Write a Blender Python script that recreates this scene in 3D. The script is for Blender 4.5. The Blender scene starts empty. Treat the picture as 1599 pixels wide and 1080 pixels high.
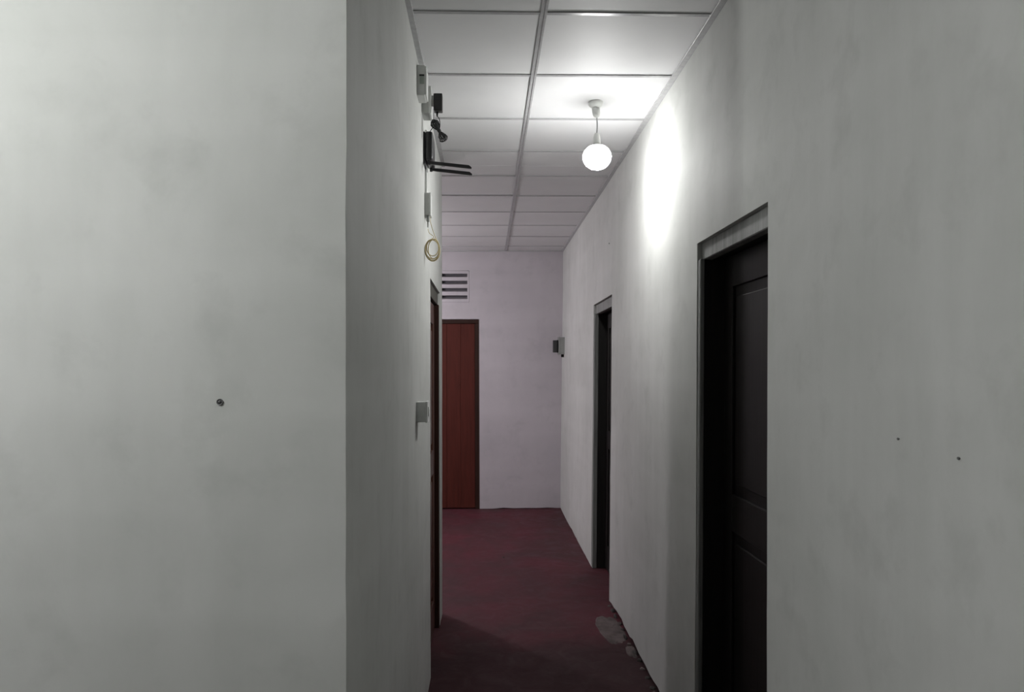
import bpy, bmesh, math, random
from mathutils import Vector, Matrix, noise
random.seed(7)
scene = bpy.context.scene
col = scene.collection

# ------------------------------------------------------------------ camera
YAW, PITCH, ROLL, EYE = 0.033018, 0.029015, math.radians(0.25), 1.55
FOCAL_PX = 1200.0
cam_data = bpy.data.cameras.new('camera')
cam_data.sensor_fit = 'HORIZONTAL'; cam_data.sensor_width = 36.0
cam_data.lens = FOCAL_PX / 1599.0 * 36.0
cam_data.clip_start = 0.02; cam_data.clip_end = 60
cam = bpy.data.objects.new('camera', cam_data); col.objects.link(cam)
_R = Matrix.Rotation(-YAW, 3, 'Z') @ Matrix.Rotation(PITCH, 3, 'X')
_c, _s = math.cos(ROLL), math.sin(ROLL)
_r = _R @ Vector((_c, 0, -_s)); _u = _R @ Vector((_s, 0, _c)); _f = _R @ Vector((0, 1, 0))
_m = Matrix((( _r.x, _u.x, -_f.x), (_r.y, _u.y, -_f.y), (_r.z, _u.z, -_f.z))).to_4x4()
_m.translation = Vector((0, 0, EYE))
cam.matrix_world = _m
scene.camera = cam

# ------------------------------------------------------------------ world, exposure, lamp strengths
world = bpy.data.worlds.new('night'); scene.world = world
world.use_nodes = True
world.node_tree.nodes['Background'].inputs[0].default_value = (0.01, 0.011, 0.013, 1)
world.node_tree.nodes['Background'].inputs[1].default_value = 0.2
vs = scene.view_settings
vs.view_transform = 'Standard'; vs.look = 'None'; vs.gamma = 1.0; vs.use_curve_mapping = False
vs.exposure = 0.0
BULB_R = 0.066
LAMP_CORRIDOR = (2.5, (1.0, 1.0, 0.99))       # radiant intensity, colour
LAMP_HALL = (7.1, (0.98, 1.0, 0.975))
FILL_SIDE = (9.2, (1.0, 0.95, 0.99))  # unseen fill lamp, added to brighten the far end

# ------------------------------------------------------------------ dimensions (metres)
CEIL = 2.855
XL = -0.286                      # corridor face of the left wall
XR0, XRK = 0.808, 0.0175         # right wall leans: X = XR0 + XRK*z
Y_FRONT = 1.573                  # face of the wall to the left of the corridor mouth
Y_END = 4.93                     # far end of the left wall
Y_FAR = 8.53
HALL_X, HALL_Y = -4.8, -4.6
SIDE_X = -3.6
def xr(z): return XR0 + XRK * z

# ------------------------------------------------------------------ material helpers
def new_mat(name):
    m = bpy.data.materials.new(name); m.use_nodes = True
    nt = m.node_tree
    b = nt.nodes['Principled BSDF']
    return m, nt, b
def coords(nt, scale=(1, 1, 1)):
    g = nt.nodes.new('ShaderNodeNewGeometry')
    mp = nt.nodes.new('ShaderNodeMapping'); mp.inputs['Scale'].default_value = scale
    nt.links.new(g.outputs['Position'], mp.inputs['Vector'])
    return mp.outputs['Vector']
def noise_tex(nt, vec, scale, detail=4, rough=0.55, dist=0.0):
    n = nt.nodes.new('ShaderNodeTexNoise')
    n.inputs['Scale'].default_value = scale; n.inputs['Detail'].default_value = detail
    n.inputs['Roughness'].default_value = rough; n.inputs['Distortion'].default_value = dist
    nt.links.new(vec, n.inputs['Vector'])
    return n.outputs['Fac']
def ramp(nt, fac, stops):
    r = nt.nodes.new('ShaderNodeValToRGB')
    el = r.color_ramp.elements
    while len(el) < len(stops): el.new(0.5)
    for e, (p, c) in zip(el, stops):
        e.position = p; e.color = (c, c, c, 1) if isinstance(c, (int, float)) else (*c, 1)
    nt.links.new(fac, r.inputs[0])
    return r.outputs[0]
def mix(nt, fac, a, b, mode='MIX'):
    n = nt.nodes.new('ShaderNodeMix'); n.data_type = 'RGBA'; n.blend_type = mode
    for s, v in ((n.inputs[0], fac), (n.inputs[6], a), (n.inputs[7], b)):
        if isinstance(v, (int, float)): s.default_value = v
        elif isinstance(v, tuple): s.default_value = (*v, 1)
        else: nt.links.new(v, s)
    return n.outputs[2]
def bump(nt, b, height, strength, dist=0.01):
    n = nt.nodes.new('ShaderNodeBump'); n.inputs['Strength'].default_value = strength
    n.inputs['Distance'].default_value = dist
    nt.links.new(height, n.inputs['Height']); nt.links.new(n.outputs[0], b.inputs['Normal'])

def plaster(name, base, dirt, streak=0.4):
    m, nt, b = new_mat(name)
    big = noise_tex(nt, coords(nt, (1, 1, 0.75)), 1.3, 6, 0.62, 0.4)
    ver = noise_tex(nt, coords(nt, (4, 4, 0.35)), 2.0, 4, 0.55)
    mid = noise_tex(nt, coords(nt), 6.5, 5, 0.6, 0.2)
    hor = noise_tex(nt, coords(nt, (0.3, 0.3, 3.5)), 1.5, 3, 0.5)
    c = mix(nt, ramp(nt, big, [(0.36, 0.0), (0.74, 0.85)]), base, dirt)
    c = mix(nt, ramp(nt, ver, [(0.42, 0.0), (0.8, streak)]), c, dirt)
    c = mix(nt, ramp(nt, hor, [(0.45, 0.0), (0.75, 0.35)]), c, tuple(min(1, 1.1 * v) for v in base))
    c = mix(nt, ramp(nt, mid, [(0.28, 0.3), (0.46, 0.0)]), c, tuple(0.85 * v for v in dirt))
    nt.links.new(c, b.inputs['Base Color'])
    b.inputs['Roughness'].default_value = 0.75; b.inputs['Specular IOR Level'].default_value = 0.25
    bump(nt, b, noise_tex(nt, coords(nt, (1, 1, 0.6)), 9, 6, 0.55), 0.22, 0.008)
    return m
def plain(name, color, rough=0.5, spec=0.5, var=0.12, scale=30, metallic=0.0, bumps=0.0):
    m, nt, b = new_mat(name)
    n = noise_tex(nt, coords(nt), scale, 3)
    c = mix(nt, ramp(nt, n, [(0.3, 0.0), (0.7, 1.0)]), tuple(v * (1 - var) for v in color), tuple(min(1, v * (1 + var)) for v in color))
    nt.links.new(c, b.inputs['Base Color'])
    b.inputs['Roughness'].default_value = rough; b.inputs['Specular IOR Level'].default_value = spec
    b.inputs['Metallic'].default_value = metallic
    if bumps: bump(nt, b, n, bumps, 0.004)
    return m
def wood(name, dark, light, rough=0.4, spec=0.5):
    m, nt, b = new_mat(name)
    g = noise_tex(nt, coords(nt, (14, 14, 0.9)), 3.0, 5, 0.6, 0.4)
    c = mix(nt, ramp(nt, g, [(0.3, 0.0), (0.7, 1.0)]), dark, light)
    nt.links.new(c, b.inputs['Base Color'])
    b.inputs['Roughness'].default_value = rough; b.inputs['Specular IOR Level'].default_value = spec
    bump(nt, b, g, 0.15, 0.003)
    return m
def glow(name, color, strength, base_from=0.75, base_to=0.95, base_dim=0.3):
    m, nt, b = new_mat(name)
    b.inputs['Base Color'].default_value = (0.9, 0.9, 0.9, 1)
    b.inputs['Emission Color'].default_value = (*color, 1)
    g = nt.nodes.new('ShaderNodeNewGeometry'); sp = nt.nodes.new('ShaderNodeSeparateXYZ')
    nt.links.new(g.outputs['Normal'], sp.inputs[0])
    mr = nt.nodes.new('ShaderNodeMapRange'); mr.interpolation_type = 'SMOOTHSTEP'
    mr.inputs['From Min'].default_value = base_from; mr.inputs['From Max'].default_value = base_to
    mr.inputs['To Min'].default_value = strength; mr.inputs['To Max'].default_value = strength * base_dim
    nt.links.new(sp.outputs['Z'], mr.inputs['Value']); nt.links.new(mr.outputs[0], b.inputs['Emission Strength'])
    return m

M = {}
M['wall'] = plaster('limewashed_plaster', (0.54, 0.545, 0.53), (0.41, 0.42, 0.40))
M['wall_far'] = plaster('bounce_tinted_plaster', (0.50, 0.47, 0.495), (0.41, 0.385, 0.41), 0.3)  # pinkish bounce from the red floor is put into this plaster colour
M['cement'] = plain('bare_cement', (0.045, 0.04, 0.038), 0.9, 0.2, 0.35, 25, bumps=0.5)
M['patch'] = plain('pale_cement_patch', (0.095, 0.075, 0.073), 0.8, 0.2, 0.45, 9, bumps=0.5)
M['tile'] = plain('white_ceiling_board', (0.70, 0.70, 0.705), 0.6, 0.3, 0.03, 3)
M['tee'] = plain('grey_enamel_tee', (0.43, 0.43, 0.435), 0.26, 0.5, 0.08, 40)
M['slab'] = plain('ceiling_void', (0.45, 0.45, 0.45), 0.8, 0.2)
M['grey_frame'] = wood('grey_weathered_timber', (0.14, 0.145, 0.14), (0.26, 0.265, 0.255), 0.6, 0.3)
M['dark_jamb'] = wood('near_black_timber', (0.010, 0.009, 0.009), (0.016, 0.014, 0.013), 0.55, 0.25)
M['dark_leaf'] = wood('dark_stained_timber', (0.008, 0.0065, 0.006), (0.013, 0.0105, 0.010), 0.5, 0.2)
M['red_leaf'] = wood('red_brown_varnished_timber', (0.060, 0.014, 0.010), (0.088, 0.020, 0.0145), 0.5, 0.15)
M['brown_frame'] = wood('dark_brown_timber', (0.020, 0.008, 0.0055), (0.032, 0.013, 0.009), 0.5, 0.2)
M['dull_frame'] = wood('dull_grey_brown_timber', (0.060, 0.058, 0.048), (0.095, 0.092, 0.078), 0.6, 0.2)
M['brown_leaf'] = wood('brown_timber', (0.070, 0.030, 0.022), (0.095, 0.042, 0.032), 0.45, 0.3)
M['white_plastic'] = plain('white_plastic', (0.62, 0.63, 0.61), 0.35, 0.5, 0.05)
M['grey_plastic'] = plain('grey_plastic', (0.27, 0.28, 0.265), 0.45, 0.5, 0.06)
M['pale_grey'] = plain('pale_grey_plastic', (0.46, 0.47, 0.45), 0.4, 0.5, 0.05)
M['green_grey'] = plain('green_grey_plastic', (0.30, 0.34, 0.30), 0.4, 0.5, 0.05)
M['slot'] = plain('black_slot', (0.015, 0.015, 0.015), 0.7, 0.2)
M['dim_grey'] = plain('dim_lit_grey', (0.10, 0.095, 0.105), 0.8, 0.2)  # grey tone stands in for dim light between the vent slats
M['black_plastic'] = plain('black_plastic', (0.016, 0.016, 0.017), 0.38, 0.5, 0.1)
M['black_gloss'] = plain('black_cover', (0.022, 0.022, 0.024), 0.28, 0.5, 0.1)
M['fibre'] = plain('yellow_fibre_jacket', (0.60, 0.50, 0.28), 0.4, 0.4, 0.08)
M['cord'] = plain('grey_flex', (0.33, 0.33, 0.33), 0.5, 0.4, 0.05)
M['steel'] = plain('dull_steel', (0.12, 0.12, 0.12), 0.5, 0.5, 0.2)
def area_strength(I): return I / (math.pi * BULB_R ** 2)
M['glow_corridor'] = glow('lit_globe', LAMP_CORRIDOR[1], area_strength(LAMP_CORRIDOR[0]), -0.15, 0.7, 0.04)
M['glow_hall'] = glow('lit_globe_hall', LAMP_HALL[1], area_strength(LAMP_HALL[0]))
M['fill_glow_side'] = glow('fill_globe_side', FILL_SIDE[1], area_strength(FILL_SIDE[0]))

def floor_mat():
    m, nt, b = new_mat('worn_red_oxide_floor')
    big = noise_tex(nt, coords(nt), 1.9, 5, 0.6, 0.5)
    mid = noise_tex(nt, coords(nt), 7, 5, 0.65, 0.8)
    fine = noise_tex(nt, coords(nt), 60, 4, 0.6)
    red, dull, dust = (0.094, 0.022, 0.031), (0.060, 0.024, 0.028), (0.082, 0.046, 0.050)
    c = mix(nt, ramp(nt, big, [(0.38, 0.0), (0.66, 1.0)]), dull, red)
    c = mix(nt, ramp(nt, mid, [(0.56, 0.0), (0.78, 0.6)]), c, dust)
    # darker tone towards the hall, with a ragged border
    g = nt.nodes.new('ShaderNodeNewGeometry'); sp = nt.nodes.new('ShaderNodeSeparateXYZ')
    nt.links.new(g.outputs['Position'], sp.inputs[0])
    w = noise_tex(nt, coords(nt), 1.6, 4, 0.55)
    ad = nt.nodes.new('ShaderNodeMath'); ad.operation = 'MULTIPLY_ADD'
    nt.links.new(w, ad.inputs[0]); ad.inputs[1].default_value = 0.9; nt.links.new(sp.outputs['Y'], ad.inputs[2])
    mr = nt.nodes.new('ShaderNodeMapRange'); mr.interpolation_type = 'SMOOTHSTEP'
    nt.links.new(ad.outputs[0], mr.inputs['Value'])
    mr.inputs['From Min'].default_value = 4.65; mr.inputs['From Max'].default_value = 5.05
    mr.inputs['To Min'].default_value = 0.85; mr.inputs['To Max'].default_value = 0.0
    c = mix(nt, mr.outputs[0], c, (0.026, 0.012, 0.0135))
    c = mix(nt, ramp(nt, fine, [(0.35, 0.35), (0.5, 0.0)]), c, (0.05, 0.024, 0.026))
    nt.links.new(c, b.inputs['Base Color'])
    nt.links.new(ramp(nt, mid, [(0.3, 0.5), (0.7, 0.75)]), b.inputs['Roughness'])
    b.inputs['Specular IOR Level'].default_value = 0.15
    bump(nt, b, mid, 0.25, 0.006)
    return m
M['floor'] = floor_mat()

# ------------------------------------------------------------------ object helpers
def tag(o, label, cat=None, group=None, kind=None):
    o['label'] = label
    if cat: o['category'] = cat
    if group: o['group'] = group
    if kind: o['kind'] = kind
    return o
def link_mesh(name, me, mat, parent=None, smooth=False):
    o = bpy.data.objects.new(name, me); col.objects.link(o)
    if mat and not me.materials: me.materials.append(M[mat])
    if smooth:
        for p in me.polygons: p.use_smooth = True
    if parent: o.parent = parent
    return o
def from_bm(name, bm, mat, parent=None, smooth=False):
    me = bpy.data.meshes.new(name); bmesh.ops.recalc_face_normals(bm, faces=bm.faces)
    bm.to_mesh(me); bm.free()
    return link_mesh(name, me, mat, parent, smooth)
def empty(name, loc, rot=(0, 0, 0)):
    o = bpy.data.objects.new(name, None); col.objects.link(o)
    o.location = loc; o.rotation_euler = rot; o.empty_display_size = 0.05
    return o
def add_box(bm, lo, hi, bevel=0.0, seg=2):
    r = bmesh.ops.create_cube(bm, size=1.0)
    vs_ = r['verts']
    for v in vs_:
        v.co = Vector([(lo[i] + hi[i]) / 2 + v.co[i] * (hi[i] - lo[i]) for i in range(3)])
    if bevel:
        es = list({e for v in vs_ for e in v.link_edges})
        bmesh.ops.bevel(bm, geom=es, offset=bevel, segments=seg, affect='EDGES', profile=0.6)
def box(name, lo, hi, mat, parent=None, bevel=0.0, seg=2):
    bm = bmesh.new(); add_box(bm, lo, hi, bevel, seg)
    return from_bm(name, bm, mat, parent)
def add_lathe(bm, prof, segs=24, axis='Z', at=(0, 0, 0)):
    rings = []
    for r, h in prof:
        ring = []
        for k in range(segs):
            a = 2 * math.pi * k / segs
            p = Vector((r * math.cos(a), r * math.sin(a), h))
            if axis == 'X': p = Vector((p.z, p.x, p.y))
            ring.append(bm.verts.new(p + Vector(at)))
        rings.append(ring)
    for a, b in zip(rings, rings[1:]):
        for k in range(segs):
            bm.faces.new((a[k], a[(k + 1) % segs], b[(k + 1) % segs], b[k]))
    bm.faces.new(rings[0][::-1]); bm.faces.new(rings[-1])
def lathe(name, prof, mat, parent=None, segs=24, axis='Z', at=(0, 0, 0)):
    bm = bmesh.new(); add_lathe(bm, prof, segs, axis, at)
    return from_bm(name, bm, mat, parent, smooth=True)
def add_tube(bm, pts, r, segs=8):
    pts = [Vector(p) for p in pts]
    rings = []; n_prev = None
    for i, p in enumerate(pts):
        t = (pts[min(i + 1, len(pts) - 1)] - pts[max(i - 1, 0)]).normalized()
        if n_prev is None:
            n_prev = t.orthogonal().normalized()
        n = (n_prev - t * n_prev.dot(t)).normalized(); n_prev = n
        b = t.cross(n)
        rings.append([bm.verts.new(p + r * (math.cos(a) * n + math.sin(a) * b)) for a in [2 * math.pi * k / segs for k in range(segs)]])
    for a, b in zip(rings, rings[1:]):
        for k in range(segs):
            bm.faces.new((a[k], a[(k + 1) % segs], b[(k + 1) % segs], b[k]))
    bm.faces.new(rings[0][::-1]); bm.faces.new(rings[-1])
def tube(name, pts, r, mat, parent=None, segs=8):
    bm = bmesh.new(); add_tube(bm, pts, r, segs)
    return from_bm(name, bm, mat, parent, smooth=True)
def catmull(pts, n=8):
    pts = [Vector(p) for p in pts]; out = []
    for i in range(len(pts) - 1):
        p0, p1, p2, p3 = pts[max(i - 1, 0)], pts[i], pts[i + 1], pts[min(i + 2, len(pts) - 1)]
        for k in range(n):
            t = k / n
            out.append(0.5 * ((2 * p1) + (p2 - p0) * t + (2 * p0 - 5 * p1 + 4 * p2 - p3) * t * t + (3 * p1 - p0 - 3 * p2 + p3) * t ** 3))
    out.append(pts[-1]); return out

def wall_sheet(name, u0, u1, v0, v1, place, mat, openings=(), step=0.12, amp=0.0025, thick=0.12, ragged=None):
    """plaster wall: place(u, v, d) -> point, d = depth behind the face; openings (u0, u1, v0, v1)"""
    def lines(a, b, extra):
        n = max(1, round((b - a) / step))
        s = [a + (b - a) * k / n for k in range(n + 1)]
        for e in extra:
            if a < e < b:
                s = [x for x in s if abs(x - e) > step * 0.35 or x in (a, b)] + [e]
        return sorted(set(s))
    us = lines(u0, u1, [e for o in openings for e in o[:2]]); vsn = lines(v0, v1, [e for o in openings for e in o[2:]])
    bm = bmesh.new(); F, B = {}, {}
    def disp(u, v):
        p = Vector(place(u, v, 0))
        return amp * noise.noise(p * 1.6) + 0.35 * amp * noise.noise(p * 7)
    def vert(i, j, back):
        D = B if back else F
        if (i, j) not in D:
            u, v = us[i], vsn[j]
            if ragged and j == 0: v = ragged(u)
            D[(i, j)] = bm.verts.new(place(u, v, thick if back else disp(u, vsn[j])))
        return D[(i, j)]
    def solid(i, j):
        if not (0 <= i < len(us) - 1 and 0 <= j < len(vsn) - 1): return False
        cu, cv = (us[i] + us[i + 1]) / 2, (vsn[j] + vsn[j + 1]) / 2
        return not any(o[0] < cu < o[1] and o[2] < cv < o[3] for o in openings)
    for i in range(len(us) - 1):
        for j in range(len(vsn) - 1):
            if not solid(i, j): continue
            q = [(i, j), (i + 1, j), (i + 1, j + 1), (i, j + 1)]
            bm.faces.new([vert(*k, False) for k in q]); bm.faces.new([vert(*k, True) for k in q[::-1]])
            for (di, dj), (a, b) in (((0, -1), (0, 1)), ((1, 0), (1, 2)), ((0, 1), (2, 3)), ((-1, 0), (3, 0))):
                if not solid(i + di, j + dj):
                    bm.faces.new([vert(*q[a], False), vert(*q[a], True), vert(*q[b], True), vert(*q[b], False)])
    return from_bm(name, bm, mat)

# ------------------------------------------------------------------ the setting
# floor
bm = bmesh.new()
add_box(bm, (HALL_X - 0.2, HALL_Y - 0.2, -0.12), (1.25, Y_FAR + 0.2, 0.0))
floor = tag(from_bm('floor', bm, 'floor'), 'worn dark red oxide cement floor of the corridor', 'floor', kind='structure')

# right wall, slightly out of plumb, with two recessed doors
D_NEAR = (2.26, 3.035, 0.0, 2.05)
D_FAR = (5.13, 6.01, 0.0, 2.045)
def place_right(u, v, d): return (xr(v) + d, u, v)
def ragged_right(u):
    if 3.2 < u < 5.13:
        return 0.014 + 0.038 * max(0.0, noise.noise(Vector((u * 6.1, 3.3, 0))) + 0.25)
    return 0.004 + 0.012 * max(0.0, noise.noise(Vector((u * 5.0, 1.3, 0))))
wall_right = wall_sheet('wall_right', HALL_Y, Y_FAR + 0.1, 0.0, CEIL + 0.05, place_right, 'wall', [D_NEAR, D_FAR], step=0.09, thick=0.035, ragged=ragged_right)
tag(wall_right, 'long stained white plaster wall on the right of the corridor with dark doorways', 'wall', kind='structure')
bm = bmesh.new()     # masonry behind the plaster, seen only through the broken skirt
def core(y0, y1, z0, z1):
    vs8 = [bm.verts.new((xr(z) + dx, y, z)) for z in (z0, z1) for y in (y0, y1) for dx in (0.03, 0.17)]
    for f in ((0, 1, 3, 2), (4, 6, 7, 5), (0, 4, 5, 1), (2, 3, 7, 6), (0, 2, 6, 4), (1, 5, 7, 3)):
        bm.faces.new([vs8[k] for k in f])
for y0, y1 in ((HALL_Y, D_NEAR[0] - 0.004), (D_NEAR[1] + 0.004, D_FAR[0] - 0.004), (D_FAR[1] + 0.004, Y_FAR + 0.1)): core(y0, y1, 0, CEIL + 0.05)
for d in (D_NEAR, D_FAR): core(d[0], d[1], d[3] + 0.004, CEIL + 0.05)
from_bm('masonry_core', bm, 'cement', wall_right)

# left corridor wall with a door near its far end
D_LEFT = (3.915, 4.705, 0.0, 2.012)
wall_left = wall_sheet('wall_left', Y_FRONT, Y_END, 0.0, CEIL + 0.05, lambda u, v, d: (XL - d, u, v), 'wall', [D_LEFT], step=0.09)
tag(wall_left, 'white plaster wall on the left of the corridor carrying the router and switches', 'wall', kind='structure')
# wall to the left of the corridor mouth, facing the hall
def corner_wobble(v): return 0.0025 * noise.noise(Vector((0.3, 0.9, v * 4.0))) + 0.0015 * noise.noise(Vector((0.3, 0.9, v * 19)))
def place_front(u, v, d):
    x = u + (corner_wobble(v) + 0.001 if abs(u - XL) < 1e-5 and d < 0.05 else 0)
    return (x, Y_FRONT - 0.004 + d, v)
wall_front = wall_sheet('wall_front', HALL_X, XL, 0.0, CEIL + 0.05, place_front, 'wall', step=0.075)
tag(wall_front, 'broad blotchy white plaster wall in the left foreground with one drilled hole', 'wall', kind='structure')
# end of the left block, the side passage and the far wall
wall_end = wall_sheet('wall_end', SIDE_X, XL, 0.0, CEIL + 0.05, lambda u, v, d: (u, Y_END + 0.001 - d, v), 'wall', step=0.15)
tag(wall_end, 'plaster return wall at the far end of the left corridor wall', 'wall', kind='structure')
D_RED = (-0.96, -0.083, 0.0, 2.097)
VENT = (-0.58, -0.192, 2.285, 2.638)
wall_far = wall_sheet('wall_far', SIDE_X - 0.1, xr(CEIL) + 0.05, 0.0, CEIL + 0.05, lambda u, v, d: (u, Y_FAR + d, v), 'wall_far', [D_RED, VENT], step=0.12,
                      ragged=lambda u: 0.004 + 0.018 * max(0, noise.noise(Vector((u * 9, 0.4, 2)))))
tag(wall_far, 'plaster wall closing the far end of the corridor, pink bounce light put into its colour', 'wall', kind='structure')
box('masonry_core', (-0.08, Y_FAR + 0.03, 0.0), (0.9, Y_FAR + 0.11, 0.2), 'cement', wall_far)
for n, lo, hi, lab in (('wall_side', (SIDE_X - 0.12, Y_END, 0), (SIDE_X, Y_FAR, CEIL + .05), 'plaster wall closing the side passage at the far left'),
                       ('wall_left_hall', (HALL_X - 0.12, HALL_Y, 0), (HALL_X, Y_FRONT, CEIL + .05), 'plaster wall on the left of the hall'),
                       ('wall_back', (HALL_X - 0.12, HALL_Y - 0.12, 0), (1.0, HALL_Y, CEIL + .05), 'plaster wall of the hall behind the viewer')):
    tag(box(n, lo, hi, 'wall'), lab, 'wall', kind='structure')

# screw hole, stain and nails belonging to the walls
h = Vector((-0.537, Y_FRONT - 0.004, 1.485))
bm = bmesh.new(); add_lathe(bm, [(0.0015, 0.004), (0.0042, 0.0), (0.0048, 0.0022), (0.0062, 0.0026), (0.0066, 0.0)], 14)
for v in bm.verts: v.co = h + Vector((v.co.x, -v.co.z - 0.001, v.co.y))
from_bm('wall_plug', bm, 'steel', wall_front)
for (y, z, r) in ((1.533, 1.404, 0.0028), (1.334, 1.388, 0.003), (5.267, 2.41, 0.006)):
    x = xr(z)
    bm = bmesh.new(); add_lathe(bm, [(r * 0.6, 0.004), (r * 0.6, -0.001), (r, -0.001), (r * 0.85, -0.003)], 10, 'X', (x, y, z))
    from_bm('nail', bm, 'steel', wall_right)

# ceiling: slab, boards, tees
bm = bmesh.new(); add_box(bm, (HALL_X - 0.2, HALL_Y - 0.2, CEIL + 0.02), (1.25, Y_FAR + 0.2, CEIL + 0.12))
ceiling = tag(from_bm('ceiling', bm, 'slab'), 'white suspended ceiling of square boards in a grey metal grid', 'ceiling', kind='structure')
XG, YG = 0.214, 2.79
xe_r = xr(CEIL)
ylines = [YG + 0.6 * k for k in range(-13, 10)]
xlines = [XG - 0.6 * k for k in range(0, 9)]
tile_cache = {}
def tile(x0, x1, y0, y1):
    if x1 - x0 < 0.03 or y1 - y0 < 0.03: return
    key = (round(x1 - x0, 3), round(y1 - y0, 3))
    if key not in tile_cache:
        bm = bmesh.new(); w, d = (x1 - x0) / 2 - 0.002, (y1 - y0) / 2 - 0.002
        add_box(bm, (-w, -d, 0.0), (w, d, 0.012), 0.0015, 1)
        me = bpy.data.meshes.new('ceiling_tile'); bm.to_mesh(me); bm.free(); tile_cache[key] = me
    o = link_mesh('ceiling_tile', tile_cache[key], 'tile', ceiling)
    o.location = ((x0 + x1) / 2, (y0 + y1) / 2, CEIL + 0.003 + random.uniform(0, 0.0012))
    o.rotation_euler = (random.uniform(-1, 1) * 0.0025, random.uniform(-1, 1) * 0.0025, 0)
def x_left_at(y): return XL if Y_FRONT < y < Y_END else (HALL_X if y <= Y_FRONT else SIDE_X)
ycuts = sorted([HALL_Y, Y_FRONT, Y_END, Y_FAR] + [y for y in ylines if HALL_Y < y < Y_FAR])
xall = [xe_r] + xlines
def xcols(y): return [x for i, x in enumerate(xall) if not (y > Y_END and i == 2)]
for y0, y1 in zip(ycuts, ycuts[1:]):
    ym = (y0 + y1) / 2; xl = x_left_at(ym)
    xs = xcols(ym)
    for xa, xb in zip(xs[1:] + [-9], xs):
        tile(max(xa, xl), xb, y0, y1)
def tee_profile_x(x, y0, y1):      # main tee running down the corridor, with a slot in its face
    bm = bmesh.new()
    for s in (-1, 1):
        add_box(bm, (x + (s * 0.0075) - 0.0052, y0, CEIL - 0.0025), (x + (s * 0.0075) + 0.0052, y1, CEIL + 0.0028), 0.0010, 1)
    add_box(bm, (x - 0.004, y0, CEIL + 0.0005), (x + 0.004, y1, CEIL + 0.018))
    from_bm('main_tee', bm, 'tee', ceiling)
for i, x in enumerate(xlines):
    if x > XL: tee_profile_x(x, HALL_Y, Y_FAR)
    else:
        tee_profile_x(x, HALL_Y, Y_FRONT)
        if x > SIDE_X and i != 1: tee_profile_x(x, Y_END, Y_FAR)
def cross_tee(x0, x1, y):
    bm = bmesh.new()
    add_box(bm, (x0, y - 0.0105, CEIL - 0.0004), (x1, y + 0.0105, CEIL + 0.003), 0.0010, 1)
    from_bm('cross_tee', bm, 'tee', ceiling)
for y in ylines:
    if not (HALL_Y < y < Y_FAR): continue
    xl = x_left_at(y)
    xs = xcols(y)
    for xa, xb in zip(xs[1:] + [-9], xs):
        a, b = max(xa, xl) + 0.0128, xb - 0.0128
        if b - a > 0.05: cross_tee(a, b, y)
def angle_trim(name, lo, hi, lab):
    tag(box(name, lo, hi, 'tee', None, 0.001, 1), lab, 'ceiling trim', kind='structure')
angle_trim('trim_1', (xe_r - 0.026, HALL_Y, CEIL - 0.006), (xe_r + 0.004, Y_FAR, CEIL + 0.0025), 'grey metal ceiling angle along the top of the right wall')
angle_trim('trim_2', (XL - 0.002, Y_FRONT, CEIL - 0.006), (XL + 0.022, Y_END, CEIL + 0.0025), 'grey metal ceiling angle along the top of the left wall')
angle_trim('trim_3', (SIDE_X, Y_FAR - 0.022, CEIL - 0.006), (xe_r - 0.027, Y_FAR + 0.002, CEIL + 0.0025), 'grey metal ceiling angle along the top of the far wall')

# ------------------------------------------------------------------ doors
def panel_leaf(parent, y0, y1, z0, z1, xf, sgn, mat, thick=0.035):
    """leaf in the x = xf plane, face towards -sgn*X; stiles and rails joined, panels inset"""
    def bx(bm, a0, a1, c0, c1, d0, d1, bev=0.0):
        xs = sorted((xf + sgn * d0, xf + sgn * d1)); add_box(bm, (xs[0], a0, c0), (xs[1], a1, c1), bev, 1)
    w = 0.1; zm = z0 + 0.92
    bm = bmesh.new()
    bx(bm, y0, y0 + w, z0, z1, 0, thick, .002); bx(bm, y1 - w, y1, z0, z1, 0, thick, .002)
    for a, b in ((z0, z0 + 0.18), (zm, zm + 0.14), (z1 - 0.12, z1)): bx(bm, y0 + w, y1 - w, a, b, 0, thick, .002)
    leaf = from_bm('door_leaf', bm, mat, parent)
    for a, b in ((z0 + 0.18, zm), (zm + 0.14, z1 - 0.12)):
        bm = bmesh.new(); bx(bm, y0 + w, y1 - w, a, b, 0.012, thick - 0.008)
        bx(bm, y0 + w + 0.04, y1 - w - 0.04, a + 0.04, b - 0.04, 0.004, 0.013, .003)
        from_bm('door_panel', bm, mat, leaf)
    return leaf
def right_door(name, D, label, jd):
    y0, y1, _, z1 = D
    root = empty(name, (XR0, (y0 + y1) / 2, 0), (0, math.atan(XRK), 0))
    tag(root, label, 'door', kind='structure')
    a, b = y0 - (y0 + y1) / 2 + 0.002, y1 - (y0 + y1) / 2 - 0.002
    top = z1 - 0.003
    def part(n, lo, hi, m, bev=0.003): return box(n, lo, hi, m, root, bev, 1)
    # grey face timbers, set a little behind the plaster; dark linings behind them
    part('frame_jamb', (0.024, a, 0.0), (0.055, a + 0.05, top - 0.068), 'grey_frame')
    part('frame_jamb', (0.003, b - 0.034, 0.0), (jd, b, top - 0.068), 'grey_frame')
    part('frame_header', (0.018, a, top - 0.07), (0.055, b, top), 'grey_frame')
    part('jamb_lining', (0.054, a, 0.0), (0.165, a + 0.045, top - 0.06), 'dark_jamb')
    part('jamb_lining', (jd - 0.001, b - 0.028, 0.0), (0.165, b, top - 0.068), 'dark_jamb')
    part('header_lining', (0.054, a, top - 0.062), (0.165, b, top), 'dark_jamb')
    lf = panel_leaf(root, a + 0.046, b - 0.026, 0.012, top - 0.066, 0.102, 1, 'dark_leaf')
    return root
right_door('door_1', D_NEAR, 'near dark door recessed in the right wall under a grey timber header', 0.021)
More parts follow.
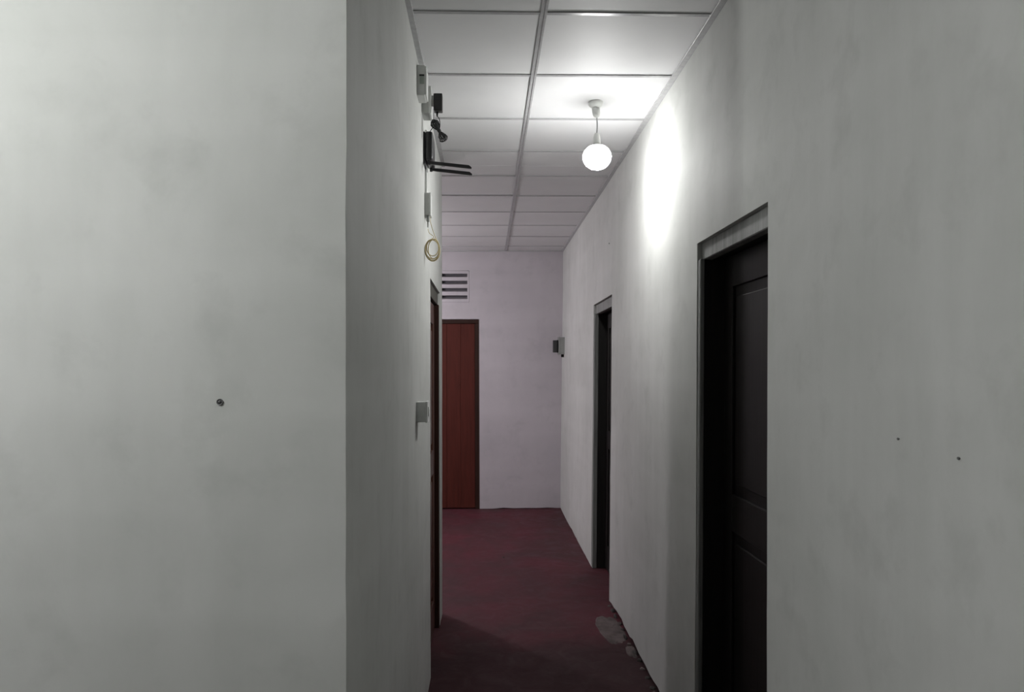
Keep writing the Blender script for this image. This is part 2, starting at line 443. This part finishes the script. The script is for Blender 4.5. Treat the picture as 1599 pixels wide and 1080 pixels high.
right_door('door_2', D_FAR, 'narrow-looking black far door recessed in the right wall near the corner', 0.036)
# left wall door
root = empty('door_3', (XL, (D_LEFT[0] + D_LEFT[1]) / 2, 0))
tag(root, 'brown door under a grey header in the left wall below the yellow cable coil', 'door', kind='structure')
a, b = D_LEFT[0] - root.location.y + 0.002, D_LEFT[1] - root.location.y - 0.002
box('frame_header', (-0.10, a, 2.012 - 0.075), (-0.012, b, 2.009), 'dull_frame', root, 0.002, 1)
for s, (p, q) in enumerate(((a, a + 0.05), (b - 0.05, b))):
    box('frame_jamb', (-0.10, p, 0.0), (-0.004, q, 2.012 - 0.075), 'brown_frame', root, 0.002, 1)
panel_leaf(root, a + 0.052, b - 0.052, 0.012, 2.012 - 0.08, -0.03, -1, 'brown_leaf')
# red-brown door in the far wall: plank leaf
root = empty('door_4', ((D_RED[0] + D_RED[1]) / 2, Y_FAR, 0))
tag(root, 'red-brown plank door in the far wall under the louvred vent', 'door', kind='structure')
a, b = D_RED[0] - root.location.x + 0.002, D_RED[1] - root.location.x - 0.002
for p, q in ((a, a + 0.045), (b - 0.045, b)):
    box('frame_jamb', (p, 0.008, 0.0), (q, 0.10, 2.05), 'brown_frame', root, 0.003, 1)
box('frame_header', (a, 0.008, 2.05), (b, 0.10, 2.094), 'brown_frame', root, 0.003, 1)
n = 5; pw = (b - a - 0.094) / n
for k in range(n):
    x0 = a + 0.047 + k * pw
    box('plank', (x0 + 0.0006, 0.022 + random.uniform(0, 0.003), 0.012), (x0 + pw - 0.0006, 0.055, 2.047), 'red_leaf', root, 0.0012, 1)
box('ledge', (a + 0.05, 0.055, 0.3), (b - 0.05, 0.08, 0.42), 'red_leaf', root, 0.003, 1)
box('ledge', (a + 0.05, 0.055, 1.6), (b - 0.05, 0.08, 1.72), 'red_leaf', root, 0.003, 1)

# louvred vent block above it
vent = empty('vent_block', ((VENT[0] + VENT[1]) / 2, Y_FAR, VENT[2]))
tag(vent, 'small concrete louvre vent with four dark slots above the red-brown door', 'vent')
hw = (VENT[1] - VENT[0]) / 2 - 0.002; hh = VENT[3] - VENT[2] - 0.004
for s in (-1, 1): box('side', (s * hw - (0.018 if s > 0 else 0), 0.0, 0.002), (s * hw + (0.018 if s < 0 else 0), 0.11, hh), 'wall_far', vent)
slots = [(2.565, 2.604), (2.484, 2.525), (2.402, 2.443), (2.320, 2.361)]
edges = [VENT[3] - 0.002] + [e for s in slots for e in (s[1], s[0])] + [VENT[2] + 0.002]
for k in range(0, len(edges), 2):
    hi, lo = edges[k] - VENT[2], edges[k + 1] - VENT[2]
    bm = bmesh.new()
    x0, x1 = -hw + 0.018, hw - 0.018
    sl = 0.03
    vs8 = [bm.verts.new(p) for p in ((x0, 0, lo), (x1, 0, lo), (x1, 0, hi), (x0, 0, hi), (x0, .11, lo + sl), (x1, .11, lo + sl), (x1, .11, hi + sl * .9), (x0, .11, hi + sl * .9))]
    for f in ((0, 1, 2, 3), (5, 4, 7, 6), (3, 2, 6, 7), (1, 0, 4, 5), (0, 3, 7, 4), (2, 1, 5, 6)): bm.faces.new([vs8[q] for q in f])
    from_bm('slat', bm, 'wall_far', vent)
box('back_plate', (-hw, 0.112, 0.0), (hw, 0.119, hh + 0.03), 'dim_grey', vent)

# ------------------------------------------------------------------ pendant lamps
def pendant(name, x, y, zc, label, glowmat, cut=45):
    root = empty(name, (x, y, CEIL - 0.0))
    tag(root, label, 'lamp', 'pendant lamps')
    lathe('ceiling_rose', [(0.010, 0.002), (0.036, 0.002), (0.037, -0.006), (0.033, -0.016), (0.024, -0.024), (0.014, -0.027)], 'white_plastic', root, 28)
    bm = bmesh.new()
    add_lathe(bm, [(0.010, -0.024), (0.019, -0.028), (0.0205, -0.05), (0.018, -0.066), (0.010, -0.074), (0.005, -0.076)], 20)
    for v in bm.verts: v.co.x += 0.006 * (v.co.z + 0.024) / -0.05
    from_bm('cord_grip', bm, 'white_plastic', root, True)
    zt = zc - CEIL
    tube('cord', catmull([(0.006, 0, -0.074), (0.007, 0, -0.12), (0.005, 0, zt + 0.115)], 5), 0.0035, 'cord', root)
    lathe('lamp_holder', [(0.006, zt + 0.118), (0.013, zt + 0.114), (0.017, zt + 0.095), (0.0185, zt + 0.072), (0.017, zt + 0.062)], 'white_plastic', root, 20, at=(0.005, 0, 0))
    T0 = math.radians(cut)
    pr = lambda t: (max(0.0015, BULB_R * 1.06 * math.sin(t)), BULB_R * 0.95 * math.cos(t))
    hs = [(0.0155, 0.067), (0.019, 0.060)] + [pr(math.radians(28 + (cut - 28) * k / 4)) for k in range(5)] + [(BULB_R * 0.4, BULB_R * 0.95 * math.cos(T0) - 0.004)]
    lathe('bulb_housing', [(r, h_ + zt) for r, h_ in hs], 'white_plastic', root, 32, at=(0.005, 0, 0))
    dm = [pr(T0 + (math.pi - T0) * k / 12) for k in range(13)]
    lathe('bulb', [(r, h_ + zt) for r, h_ in dm], glowmat, root, 32, at=(0.005, 0, 0))
    return root
pendant('pendant_lamp', 0.54, 3.73, 2.585, 'lit white globe bulb hanging on a short cord over the corridor', 'glow_corridor', 36)
pendant('pendant_lamp', -1.60, 0.48, 2.63, 'lit globe bulb hanging from the hall ceiling left of the viewer', 'glow_hall')
pendant('pendant_lamp', -1.9, 7.0, 2.35, 'unseen globe bulb added in the side passage to brighten the far end', 'fill_glow_side')

# ------------------------------------------------------------------ electrical things on the left wall (local +X leaves the wall)
def on_left(name, y, z, label, cat):
    return tag(empty(name, (XL, y, z)), label, cat)
W = 0.0015
# white enclosure under the ceiling
r = on_left('fuse_box', 3.22, 2.685, 'small white plastic enclosure fixed under the ceiling on the left wall', 'electrical box')
b_ = box('body', (-W, -0.05, 0.0), (0.033, 0.05, 0.128), 'white_plastic', r, 0.004, 2)
box('lid', (0.0325, -0.047, 0.004), (0.040, 0.047, 0.124), 'white_plastic', r, 0.003, 2)
box('window', (0.012, -0.0512, 0.047), (0.030, -0.0485, 0.080), 'green_grey', b_)
box('slot', (0.010, -0.0513, 0.080), (0.031, -0.0485, 0.087), 'slot', b_)
# socket outlet
r = on_left('socket_outlet', 3.455, 2.688, 'white wall socket box holding the black adapter on the left wall', 'socket')
box('back_box', (-W, -0.055, 0.0), (0.032, 0.055, 0.118), 'pale_grey', r, 0.003, 2)
pl = box('face_plate', (0.0318, -0.058, -0.003), (0.0425, 0.058, 0.121), 'white_plastic', r, 0.003, 2)
box('rocker', (0.042, 0.030, 0.08), (0.0465, 0.048, 0.108), 'white_plastic', pl, 0.001, 1)
# black plug-in adapter
r = on_left('power_adapter', 3.44, 2.706, 'black plug-in power adapter with its bundled cable hanging from the socket', 'adapter')
bm = bmesh.new(); add_box(bm, (0.052, -0.022, 0.0), (0.091, 0.022, 0.078), 0.004, 2); from_bm('body', bm, 'black_plastic', r)
bm = bmesh.new(); add_box(bm, (0.0425, -0.014, 0.028), (0.053, 0.014, 0.07), 0.002, 1); from_bm('plug_base', bm, 'white_plastic', r)
lathe('strain_relief', [(0.006, 0.002), (0.0045, -0.012), (0.003, -0.022)], 'black_plastic', r, 10, at=(0.067, 0, 0))
def A(px, py, y=3.44):      # pixel of the photograph on the vertical plane y, in this wall's local frame
    x = (px - 799.5) / FOCAL_PX; v = -(py - 540.0) / FOCAL_PX
    d = _r * x + _u * v + _f
    d = d * (y / d.y)
    return Vector((d.x - XL, 0, d.z + EYE - 2.706))
P0, P1 = A(677, 189), A(694, 218)
ax = (P1 - P0); mid = P0 + ax * 0.5; axn = ax.normalized(); sd = Vector((axn.z, 0, -axn.x)); dp = Vector((0, 1, 0))
bm = bmesh.new()
for k in range(9):
    ph = random.uniform(-0.75, 0.75); l = ax.length * 0.5 * random.uniform(0.85, 1.12); pts = []
    for q in range(41):
        t = 2 * math.pi * q / 40
        wv = random.uniform(0.0125, 0.0145) * abs(math.cos(t)) ** 1.1 * (0.55 + 0.1 * k)
        off = (sd * math.cos(ph * 2) + 0.55 * dp * math.sin(ph * 2)).normalized()
        pts.append(mid + axn * (l * math.cos(t)) + off * (wv * math.sin(t) * 2.2) + sd * random.uniform(-.0012, .0012) + dp * 0.0025 * (k - 4))
    add_tube(bm, pts, 0.0021, 6)
from_bm('cable_bundle', bm, 'black_plastic', r, True)
bm = bmesh.new(); add_tube(bm, [mid - axn * 0.007, mid + axn * 0.007], 0.0085, 10); from_bm('cable_tie', bm, 'black_plastic', r, True)
tube('lead', catmull([(0.067, 0, -0.02), A(686, 186), A(687, 196), mid], 6), 0.0019, 'black_plastic', r, 6)
lead_end = A(678.5, 197)

# router with two antennas
r = on_left('wifi_router', 3.56, 2.478, 'black wireless router with two antennas jutting out from the left wall', 'router')
box('bracket', (-W, -0.085, 0.003), (0.009, 0.085, 0.150), 'black_plastic', r, 0.002, 1)
bm = bmesh.new()
add_box(bm, (0.0085, -0.09, 0.020), (0.044, 0.09, 0.152), 0.014, 5)
from_bm('body', bm, 'black_gloss', r, True)
off = Vector((0, 3.44 - 3.56, 2.706 - 2.478))
tube('power_lead', catmull([lead_end + off + Vector((-0.002, 0, 0)), A(673, 203) + off, Vector((0.026, -0.04, 0.158)), Vector((0.025, -0.035, 0.149))], 6), 0.0019, 'black_plastic', r, 6)
for yy, dz in ((-0.075, 0.013), (0.075, 0.021)):
    hg = lathe('antenna_hinge', [(0.006, -0.010), (0.0072, -0.009), (0.0072, 0.009), (0.006, 0.010)], 'black_plastic', r, 14, at=(0.026, yy, -0.004 + dz))
    bm = bmesh.new()
    L = 0.198
    sec = [(0.0, -0.0055, 0.0055), (0.03, -0.0075, 0.0075), (L - 0.012, -0.0075, 0.0075), (L, -0.0075, -0.001)]
    rings = []
    for x_, lo_, hi_ in sec:
        sag = -0.105 * x_
        rings.append([bm.verts.new((0.022 + x_, yy + s * 0.0048, -0.003 + dz + sag + z_)) for s, z_ in ((-1, lo_), (1, lo_), (1, hi_), (-1, hi_))])
    for a_, c_ in zip(rings, rings[1:]):
        for k in range(4): bm.faces.new((a_[k], a_[(k + 1) % 4], c_[(k + 1) % 4], c_[k]))
    bm.faces.new(rings[0]); bm.faces.new(rings[-1][::-1])
    bmesh.ops.bevel(bm, geom=list(bm.edges), offset=0.001, segments=1, affect='EDGES')
    from_bm('antenna', bm, 'black_plastic', r)
# white trunking from the socket past the router
r = on_left('cable_trunking', 3.585, 2.355, 'thin white cable trunking running down from the socket behind the router', 'trunking')
box('channel', (-W, -0.009, 0.0), (0.0075, 0.009, 0.312), 'white_plastic', r, 0.0012, 1)
box('cover', (0.007, -0.0095, 0.0), (0.0105, 0.0095, 0.312), 'white_plastic', r, 0.001, 1)
# fibre termination box
r = on_left('fibre_terminal_box', 3.59, 2.262, 'slim white cable box between the router and the yellow coil', 'electrical box')
box('body', (-W, -0.04, 0.0), (0.022, 0.04, 0.103), 'pale_grey', r, 0.003, 2)
box('lid', (0.0218, -0.041, -0.001), (0.030, 0.041, 0.104), 'white_plastic', r, 0.003, 2)
bm = bmesh.new(); add_box(bm, (0.008, -0.028, -0.028), (0.022, -0.010, 0.001), 0.002, 1); pp = from_bm('connector', bm, 'grey_plastic', r)
bm = bmesh.new(); add_lathe(bm, [(0.004, -0.026), (0.0035, -0.05), (0.002, -0.056)], 10, at=(0.015, -0.019, 0)); from_bm('boot', bm, 'pale_grey', pp, True)
# yellow fibre patch cable coiled up
cy_ = 3.555
coil = tag(empty('fibre_cable', (XL, cy_, 2.254)), 'pale yellow fibre cable coiled in loops above the brown door', 'cable')
def ell(cx_, cz_, ra, rb, t, ytw, ph): return Vector((cx_ + ra * math.cos(t), ytw * math.sin(t + ph), cz_ + rb * math.sin(t)))
bm = bmesh.new()
pts = []
loops = [(0.038, -0.140, 0.026, 0.036), (0.035, -0.149, 0.031, 0.042), (0.037, -0.155, 0.033, 0.048), (0.036, -0.158, 0.034, 0.050), (0.043, -0.150, 0.027, 0.044)]
N = 36
for li in range(len(loops)):
    c0 = loops[li]; c1 = loops[min(li + 1, len(loops) - 1)]
    for q in range(N):
        f_ = q / N; c_ = [p * (1 - f_) + s_ * f_ for p, s_ in zip(c0, c1)]
        pts.append(ell(c_[0], c_[1], c_[2], c_[3], 2 * math.pi * f_ + math.pi / 2, 0.008 + 0.003 * li, li * 1.1))
add_tube(bm, pts, 0.0025, 6)
from_bm('loops', bm, 'fibre', coil, True)
tube('lead', catmull([(0.015, 0.016, -0.054), (0.022, 0.008, -0.075), pts[0] + Vector((0.004, 0, 0.012)), pts[2], pts[6]], 6), 0.0015, 'fibre', coil, 6)
tube('lead', catmull([(0.024, 0.02, 0.003), (0.030, 0.014, -0.035), (0.046, 0.006, -0.085), (0.060, 0.0, -0.118), (0.064, 0.0, -0.145)], 6), 0.0015, 'fibre', coil, 6)
# light switch before the left door
r = on_left('light_switch', 3.175, 1.333, 'grey surface-mounted light switch box on the left wall before the brown door', 'switch')
box('back_box', (-W, -0.042, 0.0), (0.036, 0.042, 0.082), 'white_plastic', r, 0.003, 2)
fp = box('face_plate', (0.0358, -0.044, -0.002), (0.046, 0.044, 0.084), 'white_plastic', r, 0.003, 2)
box('rocker', (0.0455, -0.012, 0.022), (0.050, 0.012, 0.060), 'white_plastic', fp, 0.001, 1)

# box in the far right corner with a black plug
zb = 1.668
r = tag(empty('corner_socket', (xr(zb + 0.1), 8.33, zb), (0, math.atan(XRK), 0)), 'grey socket box in the far right corner with a black plug in it', 'socket')
box('back_box', (-0.052, -0.07, 0.03), (0.003, 0.07, 0.215), 'grey_plastic', r, 0.004, 2)
fp = box('face_plate', (-0.062, -0.074, 0.026), (-0.0515, 0.074, 0.219), 'grey_plastic', r, 0.003, 2)
box('cable_gland', (-0.030, -0.02, 0.0), (-0.002, 0.02, 0.031), 'slot', r, 0.004, 2)
r2 = tag(empty('black_plug', (xr(zb + 0.1) - 0.0625, 8.33, 1.72)), 'small black plug-in unit on the socket box in the far corner', 'plug')
box('body', (-0.056, -0.03, 0.0), (-0.012, 0.03, 0.132), 'black_plastic', r2, 0.005, 2)
box('base', (-0.0125, -0.033, -0.002), (0.0, 0.033, 0.134), 'slot', r2, 0.002, 1)

# ------------------------------------------------------------------ broken floor edge by the right wall
def blob(name, cx_, cy2, rx, ry, hgt, mat, seed, n=26):
    bm = bmesh.new(); rnd = random.Random(seed)
    c = bm.verts.new((cx_, cy2, hgt)); rings = []
    for f_, z_ in ((0.55, hgt * 0.9), (0.88, hgt * 0.55), (1.0, -0.004)):
        ring = []
        for k in range(n):
            a_ = 2 * math.pi * k / n
            q = 1 + 0.28 * noise.noise(Vector((math.cos(a_) * 1.3 + seed, math.sin(a_) * 1.3, 0.2))) + 0.08 * rnd.uniform(-1, 1)
            ring.append(bm.verts.new((min(cx_ + rx * f_ * q * math.cos(a_), 0.812), cy2 + ry * f_ * q * math.sin(a_), z_ * (1 + 0.2 * rnd.uniform(-1, 1)))))
        rings.append(ring)
    for k in range(n):
        bm.faces.new((c, rings[0][k], rings[0][(k + 1) % n]))
        for a_, b2 in zip(rings, rings[1:]): bm.faces.new((a_[k], b2[k], b2[(k + 1) % n], a_[(k + 1) % n]))
    return from_bm(name, bm, mat, floor)
blob('cement_patch', 0.73, 4.58, 0.085, 0.26, 0.006, 'patch', 3)
blob('cement_patch', 0.785, 4.22, 0.03, 0.10, 0.008, 'patch', 5)
for k in range(16):
    y = 3.3 + k * 0.115 + random.uniform(-.03, .03)
    blob('cement_crumb', 0.800 + random.uniform(-0.010, 0.004), y, random.uniform(.008, .018), random.uniform(.015, .045), random.uniform(.006, .014), 'cement' if k % 3 else 'patch', 20 + k, 9)
blob('cement_chip', 0.13, 6.35, 0.012, 0.012, 0.006, 'patch', 60, 8)
